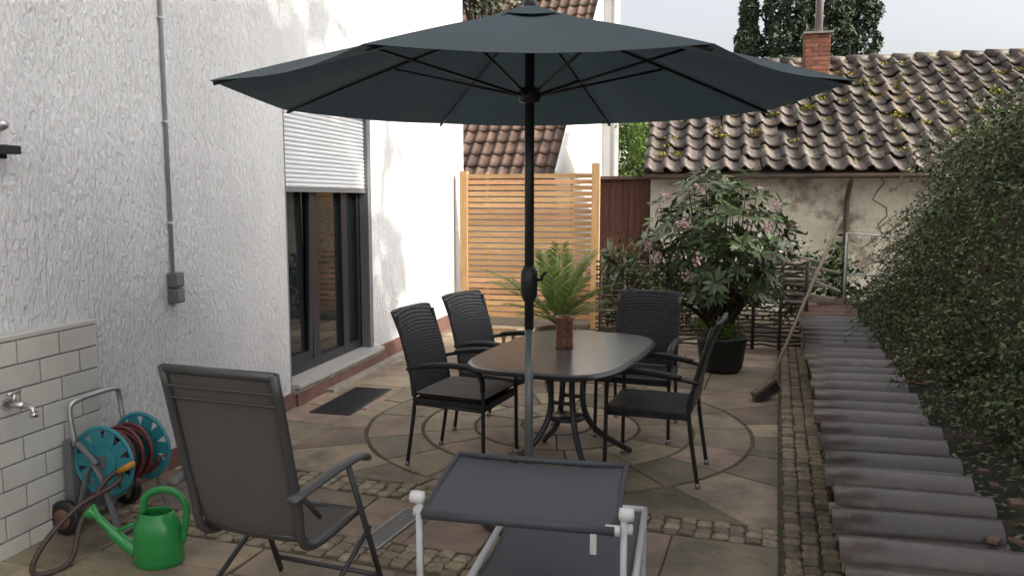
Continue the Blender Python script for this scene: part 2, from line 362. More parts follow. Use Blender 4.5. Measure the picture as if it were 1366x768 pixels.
# tiled low wall
tw_=E('tiled_low_wall',HO,HR)
mort=M('mortar',(.28,.27,.26),(.2,.19,.18),.9,12); tl=M('glazed_tile',(.53,.52,.48),(.46,.45,.415),.25,5,island=.1)
ye=-2.12
B().box((.001,-6,-.02),(.05,ye,1.0)).mk('mortar_bed',mort,tw_)
b=B(); 
for r in range(9):
    z0=.995-(r+1)*.115; y=ye-.004; first=True
    while y>-6:
        L_=.25 if not(first and r%2) else .125
        b.box((.05,y-L_+.009,max(z0+.009,0)),(.057+random.uniform(0,.0015),y,z0+.115)); y-=L_; first=False
b.mk('tiles',tl,tw_,bevel=.002)
B().box((.0015,-6,1.0),(.06,ye+.004,1.025)).mk('top_cap',tl,tw_,bevel=.004)
fa=E('wall_faucet',Hp(-2.70,.055,.715),HR)
b=B().tube([(0,0,0),(.1,0,0)],.016,12).tube([(.05,0,0),(.05,0,.05)],.01).lathe([(.028,-.005),(.03,.0),(.028,.008)],(0,0,0),16,Matrix.Rotation(math.pi/2,3,'Y')).tube(smooth_pts([(.09,0,0),(.13,0,-.005),(.15,0,-.02),(.152,0,-.045)],4),.013,10).tube([(.05,-.035,.055),(.05,.035,.055)],.007).tube([(.152,0,-.03),(.152,0,-.05)],.017,10)
b.mk('tap_body',M('chrome_worn',(.5,.5,.48),rough=.3,metal=1),fa,True)
wlamp=E('wall_camera_light',Hp(-2.64,0,1.86),HR)
B().box((0,-.05,-.03),(.05,.05,.03)).box((.05,-.02,-.01),(.11,.07,.03)).mk('bracket',blk,wlamp,bevel=.005)
B().lathe([(0,0),(.025,0),(.03,.02),(.02,.05),(0,.055)],(.03,.02,.12),14,Matrix.Rotation(math.pi/2,3,'Y')).mk('sensor',alu,wlamp,True)
# ---------------------------------------------------------------- umbrella
um=E('garden_parasol',(.086,3.95,0))
can=M('canopy_fabric',(.06,.088,.1),(.052,.078,.09),.8,3,.0006,200,transl=.22)
ZP=2.535; RC=1.46
def canopy(R_,zr,zp,sag,name,r0=0.0):
    vs=[];fs=[];NR=10;NT=6
    for k in range(8):
        a0=math.radians(22.5+45*k); a1=a0+math.radians(45); n=len(vs)
        for i in range(NR+1):
            t=r0+(1-r0)*i/NR
            for j in range(NT+1):
                q=j/NT; A=Vector((math.cos(a0),math.sin(a0))); C=Vector((math.cos(a1),math.sin(a1))); p=(A*(1-q)+C*q)*R_*t
                s_=math.sin(math.pi*q); p*=1-.035*s_*t
                z=zp+(zr-zp)*(t**1.12)-sag*s_*math.sin(math.pi*min(t,1)*.75)
                vs.append((p.x,p.y,z))
        for i in range(NR):
            for j in range(NT):
                q=n+i*(NT+1)+j; fs.append((q,q+1,q+NT+2,q+NT+1))
    return mk(name,vs,fs,can,um,True)
canopy(RC,2.14,ZP,.03,'canopy',.03); canopy(.27,ZP-.05,ZP+.04,.006,'vent_cap')
b=B()
for k in range(8):
    a=math.radians(22.5+45*k); c,s_=math.cos(a),math.sin(a)
    P=[(c*RC*t,s_*RC*t,ZP+(2.14-ZP)*t**1.12-.018) for t in np.linspace(.03,.99,8)]
    b.tube(P,.0085,6); b.tube([(c*.05,s_*.05,2.15),(c*.75,s_*.75,ZP-(ZP-2.14)*(.75/RC)**1.12-.03)],.007,6)
b.lathe([(.025,2.11),(.05,2.12),(.055,2.15),(.05,2.18),(.025,2.19)]); b.lathe([(0,ZP+.07),(.03,ZP+.065),(.035,ZP+.05),(.03,ZP+.03)],seg=16); b.lathe([(.025,2.44),(.05,2.46),(.05,2.49),(0.02,2.5)])
b.mk('ribs',blk,um,True)
B().tube([(0,0,1.0),(0,0,ZP)],.0235,20).mk('upper_pole',M('pole_dark',(.03,.032,.036),rough=.35),um,True)
B().tube([(0,0,0.03),(0,0,1.02)],.0215,20).mk('lower_pole',M('pole_grey',(.2,.22,.22),(.15,.165,.165),.4,8,metal=.3),um,True)
B().lathe([(.026,1.14),(.04,1.17),(.043,1.24),(.04,1.29),(.026,1.32)]).tube(smooth_pts([(.035,0,1.25),(.06,-.01,1.25),(.065,-.015,1.27),(.085,-.02,1.29)],3),.008).mk('crank_housing',blk,um,True)
B().lathe([(0,.0),(.24,.0),(.25,.02),(.24,.05),(.06,.07),(.035,.09),(.035,.3),(.024,.31)],seg=32).mk('base',dgrey,um,True)
# ---------------------------------------------------------------- table
ta=E('patio_table',(.34,4.80,0),-23)
def sup(a,b_,n=64,e=3.8):
    return [(a*abs(math.cos(t))**(2/e)*(1 if math.cos(t)>0 else -1),b_*abs(math.sin(t))**(2/e)*(1 if math.sin(t)>0 else -1)) for t in np.linspace(0,2*math.pi,n,endpoint=False)]
def disc(a,b_,levels,name,mat):
    vs=[];fs=[];n=64
    for ins,z in levels: vs+=[(x,y,z) for x,y in sup(a-ins,b_-ins)]
    for i in range(len(levels)-1):
        for k in range(n): fs.append((i*n+k,i*n+(k+1)%n,(i+1)*n+(k+1)%n,(i+1)*n+k))
    fs.append(tuple((len(levels)-1)*n+k for k in range(n))); fs.append(tuple(range(n))[::-1]); return mk(name,vs,fs,mat,ta)
disc(.46,.72,[(.02,.70),(.0,.705),(-.004,.718),(.004,.728),(.016,.731)],'rim',M('table_rim',(.03,.028,.028),rough=.3))
disc(.442,.702,[(0,.728),(0,.7325),(.003,.734)],'top',M('table_glass_top',(.1,.094,.092),(.08,.076,.073),.24,30,spec=.6))
b=B()
for sx in(-1,1):
    for sy in(-1,1):
        b.tube(smooth_pts([(sx*.3,sy*.42,.70),(sx*.1,sy*.17,.62),(sx*.07,sy*.1,.4),(sx*.13,sy*.18,.2),(sx*.3,sy*.4,.015)],6),.019,10)
b.tube([(sx*.07,-.1,.42) for sx in(-1,1)],.012); b.tube([(sx*.07,.1,.42) for sx in(-1,1)],.012)
b.lathe([(.0,.30),(.11,.30),(.11,.32),(0,.32)]); b.box((-.3,-.44,.69),(.3,-.41,.70)).box((-.3,.41,.69),(.3,.44,.70))
b.mk('legs',M('table_leg',(.045,.045,.05),rough=.4),ta,True)
va=E('table_lantern',(.325,4.86,.734))
B().lathe([(0,0),(.054,0),(.056,.01),(.052,.03),(.053,.165),(.059,.19),(.056,.195),(.048,.19),(.044,.1),(0,.1)]).mk('body',M('brown_pattern_ceramic',(.34,.14,.075),(.08,.035,.022),.4,55,.003,60),va,True)
# ---------------------------------------------------------------- wicker chairs
cush=M('cushion_taupe',(.2,.175,.155),(.16,.14,.125),.95,30,.002,200)
def wchair(loc,face,cushion=False):
    c=E('wicker_armchair',(loc[0],loc[1],0),face)
    W=.225
    b=B()
    for s_ in(-1,1):
        b.tube(smooth_pts([(s_*W,-.30,0),(s_*W,-.24,.42),(s_*W,-.27,.6),(s_*W,-.36,.93)],5),.0125,8)
        b.tube(smooth_pts([(s_*.255,.24,0),(s_*.25,.235,.45),(s_*.25,.23,.58),(s_*.255,.17,.645),(s_*.26,0,.655),(s_*.25,-.2,.63),(s_*W,-.29,.61)],5),.0125,8)
        b.tube([(s_*.25,.23,.4),(s_*W,-.24,.4)],.011)
    b.tube([(-.25,.23,.4),(.25,.23,.4)],.011)
    b.mk('frame',blk,c,True)
    b=B()
    for s_ in(-1,1): b.tube(smooth_pts([(s_*.25,.235,.52),(s_*.252,.225,.6),(s_*.257,.16,.655),(s_*.262,0,.668),(s_*.252,-.2,.642)],5),.014,8,sx=1.7)
    b.mk('armrests',wicker,c,True)
    B().box((-.245,-.24,.39),(.245,.245,.44)).mk('seat',wicker,c,bevel=.014)
    vs=[];fs=[];nx,nz=10,10
    for sd_ in(0,1):
        for i in range(nz+1):
            t=i/nz; z=.44+.53*t
            for j in range(nx+1):
                q=j/nx*2-1; hw=.237
                zz=z-(.010*q**6*t); y=-.235-.03*t-.115*t*t-.018*(1-q*q)*t**.5-(.024 if sd_ else 0)
                vs.append((q*hw,y,zz))
    n=(nx+1)*(nz+1)
    for sd_ in(0,1):
        for i in range(nz):
            for j in range(nx):
                q=sd_*n+i*(nx+1)+j; f=(q,q+1,q+nx+2,q+nx+1); fs.append(f[::-1] if not sd_ else f)
    bd=[j for j in range(nx+1)]+[i*(nx+1)+nx for i in range(1,nz+1)]+[nz*(nx+1)+j for j in range(nx-1,-1,-1)]+[i*(nx+1) for i in range(nz-1,0,-1)]
    for k in range(len(bd)):
        a,d=bd[k],bd[(k+1)%len(bd)]; fs.append((a,d,d+n,a+n))
    o=mk('backrest',vs,fs,wicker,c); md=o.modifiers.new('b','BEVEL'); md.width=.009; md.segments=2; md.limit_method='ANGLE'
    b=B()
    for s_ in(-1,1):
        b.lathe([(0,0),(.017,0),(.015,.025),(.0125,.03)],(s_*W,-.30,0),10); b.lathe([(0,0),(.017,0),(.015,.025),(.0125,.03)],(s_*.255,.24,0),10)
    b.mk('feet',alu,c,True)
    if cushion:
        vs=[];fs=[];n=14
        for sg in(1,-1):
            for i in range(n+1):
                for j in range(n+1):
                    x=i/n*2-1;y=j/n*2-1; p=(1-x**6)*(1-y**6); tuft=sum(math.exp(-((x-a)**2+(y-d)**2)*40) for a in(-.35,.35) for d in(-.35,.35))
                    vs.append((x*.235,y*.235,.465+sg*(.005+.024*p**.5-.01*tuft)))
        m=(n+1)**2
        for g in range(2):
            for i in range(n):
                for j in range(n):
                    q=g*m+i*(n+1)+j; f=(q,q+n+1,q+n+2,q+1); fs.append(f if g==0 else f[::-1])
        mk('cushion',vs,fs,cush,c,True)
    return c
wchair((-.29,4.90),-113,True)
wchair((-.04,5.60),-122)
wchair((.86,4.72),70)
wchair((.90,5.55),160)
# ---------------------------------------------------------------- folding chair (foreground left)
fc=E('folding_garden_chair',(-.885,3.0,0),-20); fc.scale=(.92,1,1)
mesh1=weave('textilene_taupe',(.12,.107,.093),(.14,.125,.11),170,.75,.0006)
b=B()
for s_ in(-1,1):
    b.tube(smooth_pts([(s_*.235,.16,.40),(s_*.24,-.18,.40),(s_*.25,-.25,.6),(s_*.255,-.36,1.07)],6),.0165,10,sx=1.1)
    b.tube([(s_*.275,.05,.635),(s_*.28,.30,.015)],.015,8,sx=.7); b.tube([(s_*.275,.2,.33),(s_*.275,-.40,.015)],.0135,8,sx=.7)
    b.tube([(s_*.27,-.14,.5),(s_*.27,-.27,.64)],.01)
b.tube([(-.255,-.355,1.06),(.255,-.355,1.06)],.017,10); b.tube([(-.24,-.19,.43),(.24,-.19,.43)],.012); b.tube([(-.235,.17,.40),(.235,.17,.40)],.015)
b.tube([(-.275,-.34,.05),(.275,-.34,.05)],.011); b.tube([(-.28,.27,.09),(.28,.27,.09)],.011)
b.mk('frame',dgrey,fc,True)
b=B()
for s_ in(-1,1): b.tube(smooth_pts([(s_*.28,-.32,.625),(s_*.285,-.1,.645),(s_*.285,.05,.65),(s_*.28,.16,.64),(s_*.28,.18,.62)],5),.013,10,sx=2.0)
b.mk('armrests',M('arm_plastic',(.085,.085,.085),rough=.45),fc,True)
def sheet(P,hw,name,mat,par,sag=.0,nx=8,hw2=None):
    P=smooth_pts(P,4); vs=[];fs=[]; m=len(P)
    for i,p in enumerate(P):
        h_=hw+(hw2-hw)*i/(m-1) if hw2 else hw
        for j in range(nx+1):
            q=j/nx*2-1; vs.append(p+Vector((q*h_,-sag*.4*(1-q*q),-sag*(1-q*q))))
    for i in range(m-1):
        for j in range(nx):
            q=i*(nx+1)+j; fs.append((q,q+1,q+nx+2,q+nx+1))
    return mk(name,vs,fs,mat,par,True)
sheet([(0,.17,.415),(0,0,.40),(0,-.17,.41),(0,-.245,.6),(0,-.30,.85),(0,-.355,1.06)],.236,'textile',mesh1,fc,.012,hw2=.25)
b=B()
for z,y in((1.0,-.36),(.955,-.348)): b.tube([(-.247,y+.005,z),(.247,y+.005,z)],.004,5)
b.mk('seam',dgrey,fc)
# ---------------------------------------------------------------- sun lounger
lo=E('sun_lounger',(.15,2.75,0),-12.5)
mesh2=weave('textilene_grey',(.115,.124,.14),(.135,.144,.16),170,.65,.0006)
wht=M('lounger_frame_white',(.62,.63,.64),rough=.35)
sheet([(0,.68,.285),(0,.3,.275),(0,-.1,.275),(0,-.45,.28)],.275,'bed_textile',mesh2,lo,.012)
b=B()
for s_ in(-1,1):
    b.tube([(s_*.292,.7,.29),(s_*.292,-.5,.29)],.014,10)
    b.tube(smooth_pts([(s_*.292,.62,.29),(s_*.292,.62,.1),(s_*.292,.6,.02)],3),.012); b.tube([(s_*.292,-.42,.29),(s_*.292,-.45,.02)],.012)
b.tube([(-.292,.7,.29),(.292,.7,.29)],.014,10); b.tube([(-.292,-.5,.29),(.292,-.5,.29)],.014,10); b.tube([(-.29,.6,.02),(.29,.6,.02)],.012); b.tube([(-.29,-.45,.02),(.29,-.45,.02)],.012)
X0=-.06; DZ=-.04
for s_ in(-1,1):
    b.box((X0+s_*.335-.010,-.33,.26),(X0+s_*.335+.010,-.31,.72+DZ))
    b.tube([(X0+s_*.335,-.32,.30),(s_*.292,-.32,.29)],.012)
b.mk('frame',wht,lo,True)
b=B()
for s_ in(-1,1):
    b.lathe([(0,-.025),(.02,-.022),(.022,0),(.02,.022),(0,.025)],(X0+s_*.342,-.32,.715+DZ),14,Matrix.Rotation(math.pi/2,3,'Y'))
    b.lathe([(0,-.02),(.017,-.018),(.017,.018),(0,.02)],(X0+s_*.342,-.30,.66+DZ),12,Matrix.Rotation(math.pi/2,3,'Y'))
b.tube([(X0+.28,-.355,.675+DZ),(X0+.325,-.355,.675+DZ)],.017,10)
b.mk('hinges',M('white_plastic',(.7,.7,.68),rough=.4),lo,True)
sheet([(0,.06,.735),(0,-.1,.72),(0,-.25,.7),(0,-.355,.675)],.31,'shade_textile',mesh2,lo,.012).location=(X0,0,DZ)
b=B()
b.tube([(X0-.31,-.358,.675+DZ),(X0+.31,-.358,.675+DZ)],.016,10); b.tube([(X0-.31,.065,.737+DZ),(X0+.31,.065,.737+DZ)],.011,10)
for s_ in(-1,1): b.tube(smooth_pts([(X0+s_*.312,.065,.737+DZ),(X0+s_*.312,-.1,.722+DZ),(X0+s_*.312,-.355,.675+DZ)],4),.009)
b.mk('shade_frame',M('shade_edge',(.06,.065,.075),rough=.6),lo,True)
B().box((X0+.235,-.372,.60+DZ),(X0+.255,-.370,.665+DZ)).mk('label',M('label',(.6,.6,.58)),lo)
# ---------------------------------------------------------------- hose reel
hr=E('hose_reel_cart',(-1.98,3.93,0),-15); hr.scale=(1.1,1.1,1.1)
teal=M('teal_plastic',(.03,.24,.28),(.02,.18,.22),.4,5)
gp=M('grey_plastic',(.12,.125,.13),rough=.5)
RX=Matrix.Rotation(math.pi/2,3,'X')
b=B()
for y in(-.12,.12):
    b.lathe([(.155,-.006),(.165,0),(.155,.008),(.145,.004),(.145,-.004),(.155,-.006)],(0,y,.33),32,RX)
    b.lathe([(0,-.01),(.07,-.01),(.07,.01),(0,.01)],(0,y,.33),24,RX)
    for k in range(10):
        a=k*math.pi/5
        Rr=Matrix.Rotation(-a,3,'Y'); b.box((.06,-.004,-.028),(.152,.004,.028),Rr,(0,y,.33))
b.mk('drum_discs',teal,hr)
b=B(); P=[]
for i in range(240):
    a=i*2*math.pi/24; lay=i//80; P.append((math.cos(a)*(.09+.018*lay),-.095+.19*(i%80)/80 if lay%2==0 else .095-.19*(i%80)/80,.33+math.sin(a)*(.09+.018*lay)))
b.tube(P,.009,6); b.mk('hose_coil',M('hose_red',(.15,.035,.035),(.1,.028,.028),.5,20),hr,True)
b=B()
for y in(-.16,.16):
    b.tube(smooth_pts([(-.13,y,.05),(-.02,y,.33),(.1,y,.02)],3),.016,8,sx=.7)
    b.tube([(0,y,.33),(-.1,y,.42)],.014)
b.box((-.2,-.16,.07),(-.12,.16,.12)); b.box((-.19,-.15,.12),(-.15,-.05,.42)); b.tube([(.1,-.16,.02),(.1,.16,.02)],.014); b.box((-.02,-.14,.3),(.02,.14,.36))
b.mk('cart_frame',gp,hr,bevel=.004)
B().tube(smooth_pts([(-.12,-.15,.4),(-.14,-.15,.56),(-.13,-.12,.60),(-.12,0,.61),(-.13,.12,.60),(-.14,.15,.56),(-.12,.15,.4)],5),.012,10).mk('handle',alu,hr,True)
b=B()
for y in(-.19,.19): b.lathe([(0,-.018),(.06,-.018),(.078,-.012),(.08,0),(.078,.012),(.06,.018),(0,.018)],(-.16,y,.08),24,RX)
b.mk('wheels',blk,hr,True)
b=B()
for y in(-.212,.212): b.lathe([(0,-.004),(.045,-.004),(.045,.004),(0,.004)],(-.16,y,.08),20,RX)
b.mk('wheel_hubs',M('hub',(.16,.08,.05),rough=.6),hr,True)
gh=E('garden_hose',(-.03,-.03,0))
P=[(-1.9,3.82,.33),(-1.86,3.70,.30),(-2.0,3.62,.22),(-2.08,3.5,.12),(-2.1,3.4,.03),(-2.04,3.36,.012),(-1.96,3.45,.03),(-1.98,3.6,.16),(-1.93,3.74,.3),(-1.84,3.8,.36)]
B().tube(smooth_pts(P,8),.012,8).mk('hose',M('hose_dark',(.06,.035,.03),rough=.5),gh,True)
B().tube([(-1.88,3.77,.335),(-1.80,3.75,.38)],.016,10).mk('hose_nozzle',M('nozzle_orange',(.5,.25,.03),rough=.5),gh,True)
# ---------------------------------------------------------------- watering can
wc=E('watering_can',(-1.61,3.47,0),0)
grn=M('green_plastic',(.025,.26,.06),(.02,.22,.05),.3,4,coat=.2)
B().lathe([(0,0),(.1,0),(.108,.008),(.112,.03),(.106,.15),(.098,.2),(.075,.235),(.07,.245),(.066,.24),(.09,.19),(.1,.05),(0,.03)],seg=32,sy=.82).mk('body',grn,wc,True)
B().tube(smooth_pts([(-.09,0,.05),(-.16,0,.10),(-.22,0,.16),(-.27,0,.215)],4),[.032]*4+[.026]*4+[.017]*5,14).mk('spout',grn,wc,True)
B().lathe([(.014,-.02),(.018,0),(.034,.03),(.034,.038),(0,.042)],(-.28,0,.225),18,Matrix.Rotation(math.radians(-52),3,'Y')).mk('rose',grn,wc,True)
B().tube(smooth_pts([(-.065,0,.23),(-.05,0,.31),(.02,0,.345),(.09,0,.33),(.13,0,.27),(.13,0,.2),(.108,0,.1)],6),.013,10,sx=1.3).mk('handle',grn,wc,True)
B().tube([(-.2,0,.145),(-.07,0,.2)],.008).mk('brace',grn,wc,True)
# ---------------------------------------------------------------- grates
def grate(name,loc,rz,w_,l_,nb,mat):
    g=E(name,loc,rz); b=B()
    b.box((-w_/2,-l_/2,-.01),(-w_/2+.015,l_/2,.009)); b.box((w_/2-.015,-l_/2,-.01),(w_/2,l_/2,.009)); b.box((-w_/2+.015,-l_/2,-.01),(w_/2-.015,-l_/2+.015,.009)); b.box((-w_/2+.015,l_/2-.015,-.01),(w_/2-.015,l_/2,.009))
    for i in range(nb):
        y=-l_/2+.02+(l_-.04)*(i+.5)/nb; b.box((-w_/2+.015,y-.004,-.008),(w_/2-.015,y+.004,.007))
    b.mk('bars',mat,g); B().box((-w_/2+.01,-l_/2+.01,.0035),(w_/2-.01,l_/2-.01,.0045)).mk('pit_shade_sheet',M('pit_shade_sheet',(.01,.01,.01)),g)  # flat black sheet between the bars paints the shade of the hollow below
grate('drain_grate',(-.60,3.85,0),-22,.13,.5,26,M('galv',(.25,.25,.25),rough=.5,metal=.4))
grate('light_well_grate',(-1.31,6.4,0),-13.5,.34,.85,44,M('grate_dark',(.035,.035,.038),rough=.5))
# ---------------------------------------------------------------- wood privacy fence
wf=E('wooden_privacy_fence',(-.64,10.4,0),-12)
b=B()
for i in range(25):
    z=.12+i*.0745; b.box((.07,-.012+random.uniform(-.002,.002),z),(1.68,.01,z+.056))
b.mk('slats',wood,wf)
woodp=M('larch_post',(.58,.37,.18),(.45,.26,.11),.6,3,island=.1,stretch=(8,8,1))
b=B().box((-.03,-.045,0),(.07,.045,2.0)).box((1.68,-.045,0),(1.78,.045,2.09)).box((.3,.011,.1),(.34,.03,1.98)).box((.85,.011,.1),(.89,.03,1.98)).box((1.4,.011,.1),(1.44,.03,1.98))
b.mk('posts',woodp,wf,bevel=.004)
# ---------------------------------------------------------------- shed
sh=E('old_tiled_shed',(1.97,12.1,0),-13.5)
b=B()
b.box((.1,.35,-.05),(10,.6,2.1)); b.box((.1,.6,-.05),(.35,6,2.1)); b.v+=[(.1,.35,2.1),(.1,6,2.1),(.1,3.3,3.9)]; n=len(b.v); b.f.append((n-3,n-2,n-1))
b.mk('walls',shedw,sh)
b=B(); P=[(3.35+.1*math.sin(k*1.7)+k*.02+random.uniform(-.03,.03),.345,2.0-k*.12) for k in range(16)]; b.tube(P,.006,4); b.mk('wall_crack',M('crack',(.06,.05,.04)),sh)
RH=2.03; sl_=math.atan2(RH,3.3); tiles('roof_front',(0,0,2.04),(1,0,0),(0,math.cos(sl_),math.sin(sl_)),(0,-math.sin(sl_),math.cos(sl_)),36,11,.285,.352,tile_dark,sh,h=.06,jit=.02,lift=.05,skip=.006,th=.03)
mk('roof_boards',[(0,.05,2.02),(10.2,.05,2.02),(10.2,3.3,2.02+RH-.04),(0,3.3,2.02+RH-.04),(0,6.6,2.0),(10.2,6.6,2.0)],[(0,1,2,3),(3,2,5,4)],M('boards',(.05,.04,.032)),sh)
b=B()
for i in range(28): b.tube([(i*.37,3.32,2.04+RH+.04+random.uniform(-.01,.01)),(i*.37+.39,3.32,2.04+RH+.02+random.uniform(-.01,.01))],[.095,.08],10)
b.mk('ridge_tiles',tile_dark,sh,True)
b=B().tube([(0,-.03,1.97),(10.2,-.03,1.97)],.035,10).tube(smooth_pts([(2.95,-.03,1.95),(2.95,.28,1.7),(2.95,.31,1.4),(2.95,.31,.0)],4),.035,8); b.mk('gutter',M('gutter',(.12,.08,.06),(.07,.05,.04),.6,6),sh,True)
P=[]
for i in range(140):
    uu=random.uniform(.2,8); s_=random.random()**.8*3.6; c=np.array([uu,s_*math.cos(sl_),2.04+s_*math.sin(sl_)+.07]); k=random.randint(10,45); P.append(c+rng.normal(size=(k,3))*np.array([.06,.05,.015]))
cloud('roof_moss',np.concatenate(P),.022,M('moss',(.22,.19,.03),(.1,.12,.02),.95,8,island=.4,spec=.1),.8,sh)
b=B()
CX=2.52
for r in range(13):
    o=(r%2)*.1; z0=3.45+r*.075
    b.box((CX+.002,2.45,z0),(CX+.2-o,2.56,z0+.065)).box((CX+.21-o,2.45,z0),(CX+.4,2.56,z0+.065)).box((CX+.002,2.57,z0),(CX+.1,2.84,z0+.065)).box((CX+.3,2.57,z0),(CX+.4,2.84,z0+.065))
b.mk('chimney_bricks',brick,sh,bevel=.006); B().box((CX+.012,2.46,3.4),(CX+.39,2.83,4.42)).mk('chimney_core',M('chimney_mortar',(.25,.2,.17)),sh)
B().box((CX-.04,2.4,4.425),(CX+.44,2.9,4.46)).mk('chimney_cap',conc,sh)
B().tube([(CX+.22,2.6,4.4),(CX+.22,2.6,6.2)],.065,12).mk('flue_pipe',M('flue',(.22,.2,.19),rough=.6),sh,True)
# ---------------------------------------------------------------- neighbour house
nb_=E('neighbour_house',(.74,15,0),-18)
sl2=math.radians(47)
tiles('roof_slope',(-7,0,2.0),(1,0,0),(0,math.cos(sl2),math.sin(sl2)),(0,-math.sin(sl2),math.cos(sl2)),30,22,.235,.34,tile_red,nb_,h=.03,jit=.008)
B().box((-7,.5,-.05),(-.05,.8,2.3)).box((-.35,.8,-.05),(-.05,9,2.3)).mk('walls',M('house_plaster',(.68,.67,.64),(.6,.59,.56),.9,3),nb_)
mk('gable',[(-.05,.5,2.3),(-.05,9,2.3),(-.05,4.9,7)],[(0,1,2)],M('gable_plaster',(.68,.67,.64)),nb_)
c_,s_=math.cos(sl2),math.sin(sl2)
mk('verge_board',[(.07,-.05,1.93),(.07,5.2,1.93+5.2*s_/c_),(.07,5.2,2.15+5.2*s_/c_),(.07,-.05,2.15),(.13,-.05,1.93),(.13,5.2,1.93+5.2*s_/c_),(.13,5.2,2.15+5.2*s_/c_),(.13,-.05,2.15)],[(0,1,2,3),(7,6,5,4),(0,4,5,1),(3,2,6,7),(0,3,7,4)],M('white_board',(.75,.75,.73)),nb_)
wh=E('white_gable_house',(.5,19.8,0),-5)
B().box((-.2,0,-.05),(2.1,6,9)).mk('walls',M('house_white',(.74,.74,.73),(.66,.66,.64),.9,2),wh)
B().box((-.5,-.4,9),(2.4,6.4,9.2)).mk('roof',tile_red,wh); B().tube([(1.95,-.07,0),(1.95,-.07,9)],.06).mk('downpipe',M('zinc',(.3,.3,.3),rough=.5),wh,True)
rs=E('red_garden_shed',(1.35,12.7,0),-8)
b=B()
for i in range(9): b.box((i*.1+.002,-.02,-.05),(i*.1+.096,0,1.95))
b.box((0,0.001,-.05),(.9,1.5,1.95)); b.mk('walls',M('red_boards',(.16,.07,.045),(.1,.045,.03),.8,3,.004,20,stretch=(8,8,1),island=.2),rs); B().box((-.08,-.1,1.95),(.98,1.6,2.0)).mk('roof',tile_red,rs)
# ---------------------------------------------------------------- vegetation
lf_d=M('dark_leaf',(.025,.045,.018),(.045,.075,.025),.5,4,island=.45,hue=.02)
lf_b=M('bright_leaf',(.12,.2,.03),(.08,.15,.025),.5,3,island=.4,hue=.02,transl=.45)
lf_c=M('conifer_leaf',(.02,.035,.018),(.035,.055,.022),.7,3,island=.4)
bark=M('bark',(.07,.055,.04),(.04,.03,.025),.9,12,.01,40)
def tree(name,loc,h,cz,rad,k,per,cr,size,mat,parent=None,tr=.15,limbs=8,shell=.35,asp=.55):
    t=E(name,loc); P,cc=clumps((0,0,cz),rad,k,per,cr,shell)
    cloud('crown',P,size,mat,asp,t); b=B(); b.tube([(0,0,-.1),(.05,.02,cz*.5),(0,0,cz),(0,0,h*.92)],[tr,tr*.75,tr*.45,tr*.15],8)
    for i in range(min(limbs,len(cc))): b.tube(smooth_pts([(0,0,cz*.55),tuple(cc[i]*.5+np.array([0,0,cz*.3])),tuple(cc[i])],3),[tr*.35]*3+[tr*.2]*3+[tr*.08],5)
    b.mk('trunk',bark,t,True); return t
tree('sun_blocker_tree',(9.2,.9,1),10.3,6.8,(2.4,2.9,3.2),165,55,.42,.24,lf_d,tr=.22,shell=.05,asp=.7)  # unseen trees, added to keep the sun off patio and left wall
tree('sun_blocker_tree',(8.6,-3.2,1),10.5,6.7,(3,3.0,3.3),165,50,.45,.24,lf_d,tr=.22,shell=.05,asp=.7)
tree('background_tree',(3.6,21,0),6.0,3.3,(1.3,1.5,1.9),70,110,.25,.06,lf_b)
tree('ivy_tree',(-.6,17.6,0),8,6.6,(.9,.7,1.2),30,90,.2,.06,lf_d)
def conifer(loc,h,r,n):
    t=E('conifer',loc)
    z=rng.random(n)**.8*h; rr=r*(1-z/h)**.5*(.55+.45*rng.random(n)**.4)*(1+.15*np.sin(z*6)); a=rng.random(n)*6.283; rr*=1+.12*np.sin(a*5+z*2)
    cloud('crown',np.stack([rr*np.cos(a),rr*np.sin(a),z+.3],1),.12,lf_c,.35,t); B().tube([(0,0,0),(0,0,h*.95)],[.2,.03]).mk('trunk',bark,t)
conifer((7.8,27,0),8.5,.75,6000); conifer((9.1,27,0),12,1.25,13000); conifer((10.5,27.3,0),13.5,1.45,15000); conifer((11.6,27.6,0),12.5,1.1,11000)
t=E('garden_shrubs',(0,0,0)); P=[]
for c,r in(((1.6,10.0,.4),(.5,.5,.4)),((2.4,9.9,.4),(.6,.5,.4)),((3.3,10.3,.5),(.6,.5,.5)),((1.9,11.2,.5),(.8,.5,.5)),((4.1,10.4,.6),(.5,.6,.5))):
    p,_=clumps(c,r,26,60,.1,.3); P.append(p)
cloud('foliage',np.concatenate(P),.035,M('shrub_leaf',(.025,.045,.015),(.04,.065,.02),.8,4,island=.45,spec=.15),.5,t)
